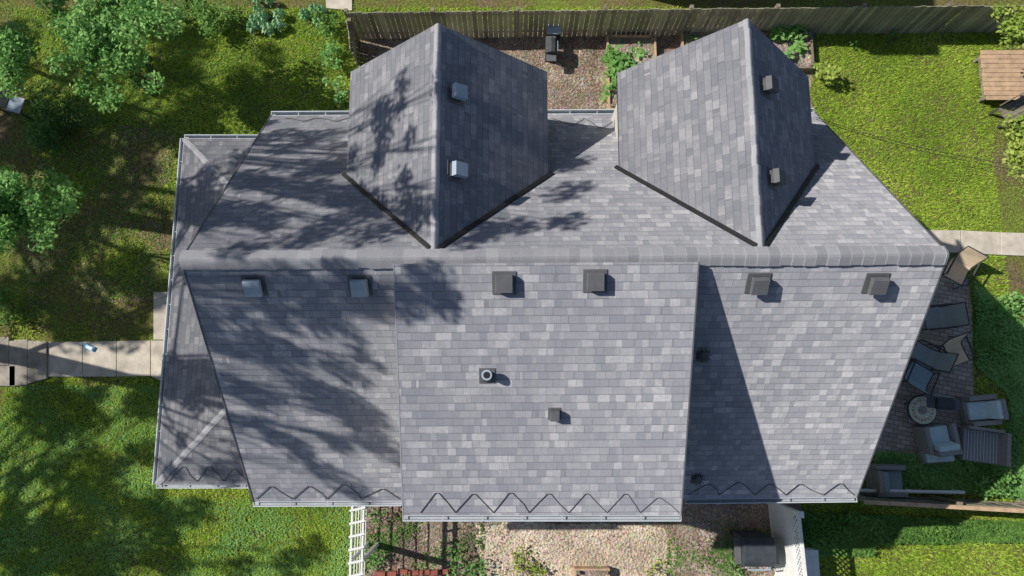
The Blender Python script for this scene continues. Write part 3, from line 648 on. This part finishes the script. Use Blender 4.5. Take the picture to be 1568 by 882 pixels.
for x_ in(-.55,.2):
    for y_ in(-.2,.2): mb.box((x_,y_,.29),(.04,.04,.56),M_DGREY)
mb.obj('garden_work_table')
mb=MB()
for k,o in enumerate((0,9)):
    a=P(1250,180+o*.3,1.25); b=P(1700,272+o,1.1); pr=None
    for i in range(13):
        t=i/12; q=a.lerp(b,t)-Vector((0,0,.35*4*t*(1-t))); 
        if pr: mb.tube(pr,q,.006,.006,M_BLACK,5)
        pr=q
mb.obj('utility_wire')
mb=MB(); gx0,gx1,gy0,gy1,gh=3.6,5.2,11.9,17,6.6
mb.box(((gx0+gx1)/2,(gy0+gy1)/2,gh/2),(gx1-gx0,gy1-gy0,gh),M_SIDE); mb.box(((gx0+gx1)/2,(gy0+gy1)/2,gh+.1),(gx1-gx0+.3,gy1-gy0+.1,.2),M_CAP)
mb.box((gx1+.02,13,1.5),(.04,1.2,1.2),M_GLASS); mb.obj('neighbour_garage')
# ---------------------------------------------------------------- trees
def inP(px,py,poly): return bool(inpoly(np.array([px],float),np.array([py],float),poly)[0])
def crown_over(regions,kr,r):
    """branch clumps of tall trees standing up-sun (west) of the yard and roof"""
    out=[]
    for poly,n,where in regions:
        xs=[p[0] for p in poly]; ys=[p[1] for p in poly]; c=0; t=0
        while c<n and t<n*50:
            t+=1; px=random.uniform(min(xs),max(xs)); py=random.uniform(min(ys),max(ys))
            if not inP(px,py,poly): continue
            q=gp(px,py) if where=='g' else where.pix(px,py)
            k=random.uniform(*kr)*S; p=q-Vector((A,B,-1))*k
            Dp=G*S-p.z
            if Dp<.6: continue
            if abs(p.x)/Dp<.84 : continue
            out.append((p.x,p.y,p.z,random.uniform(*r),.6)); c+=1
    return out
rL=[(283,385),(415,177),(535,177),(535,262),(657,380)]
dL=[(540,120),(655,50),(662,360),(540,262)]
rC=[(700,378),(840,268),(905,220),(900,310),(860,345),(800,378)]
fL1=[(300,425),(598,420),(600,520),(330,560)]; fL2=[(330,560),(600,520),(605,745),(392,745)]
sL=[(608,412),(700,412),(695,470),(650,500),(612,520)]
pL=[(285,215),(390,212),(290,380),(345,600),(375,735),(245,735)]
c1=crown_over([(rL,36,rear),(dL,13,dorm[0][0]),(rC,7,rear)],(.55,.80),(.18,.44))
tree_cl('maple_tree',(-18.6,6.4,0),(-13.5,6.4,13.0),c1,340,.14,M_LEAF,.36)
c2=crown_over([(fL1,15,front),(fL2,19,front),(sL,5,shed),(pL,26,pw)],(.55,.85),(.15,.38))
tree_cl('maple_tree',(-19.2,2.0,0),(-14.5,2.2,11.5),c2,360,.14,M_LEAF,.34)
g1=[(0,170),(285,170),(240,520),(0,520)]; g2=[(0,590),(240,590),(240,745),(330,775),(240,882),(0,882)]; g3=[(0,0),(300,0),(290,170),(0,170)]; g4=[(300,800),(540,790),(540,890),(260,890)]; g5=[(300,40),(520,60),(520,170),(300,180)]
c3=crown_over([(g1,72,'g'),(g3,22,'g'),(g5,5,'g')],(.8,1.15),(.3,.65))
tree_cl('oak_tree',(-22.5,8.5,0),(-20.5,8.6,10.5),c3,260,.17,M_LEAF,.4)
c4=crown_over([(g2,50,'g'),(g4,4,'g')],(.8,1.15),(.3,.6))
tree_cl('oak_tree',(-22,-2.5,0),(-20.5,-2.0,10.0),c4,260,.17,M_LEAF,.4)
def vtree(px,py,D,r,rz,n,per,ls,mat,name,cr=(.25,.5),o=.15):
    c=P(px,py,D); tree(name,(c.x*(1+o),c.y*(1+o),0),c,(r,r,rz),n,per,ls,mat,cr,.07,.3)
vtree(165,55,1.5,1.7,.6,50,420,.12,M_LEAFB,'ornamental_tree')
vtree(5,80,1.5,.9,.6,18,380,.12,M_LEAFB,'ornamental_tree')
vtree(5,325,1.48,1.3,.7,38,420,.12,M_LEAFB,'ornamental_tree')
vtree(1572,30,1.55,.65,.45,12,300,.13,M_LEAFY,'young_tree')
vtree(1578,228,1.55,.7,.45,12,300,.13,M_LEAFY,'young_tree')
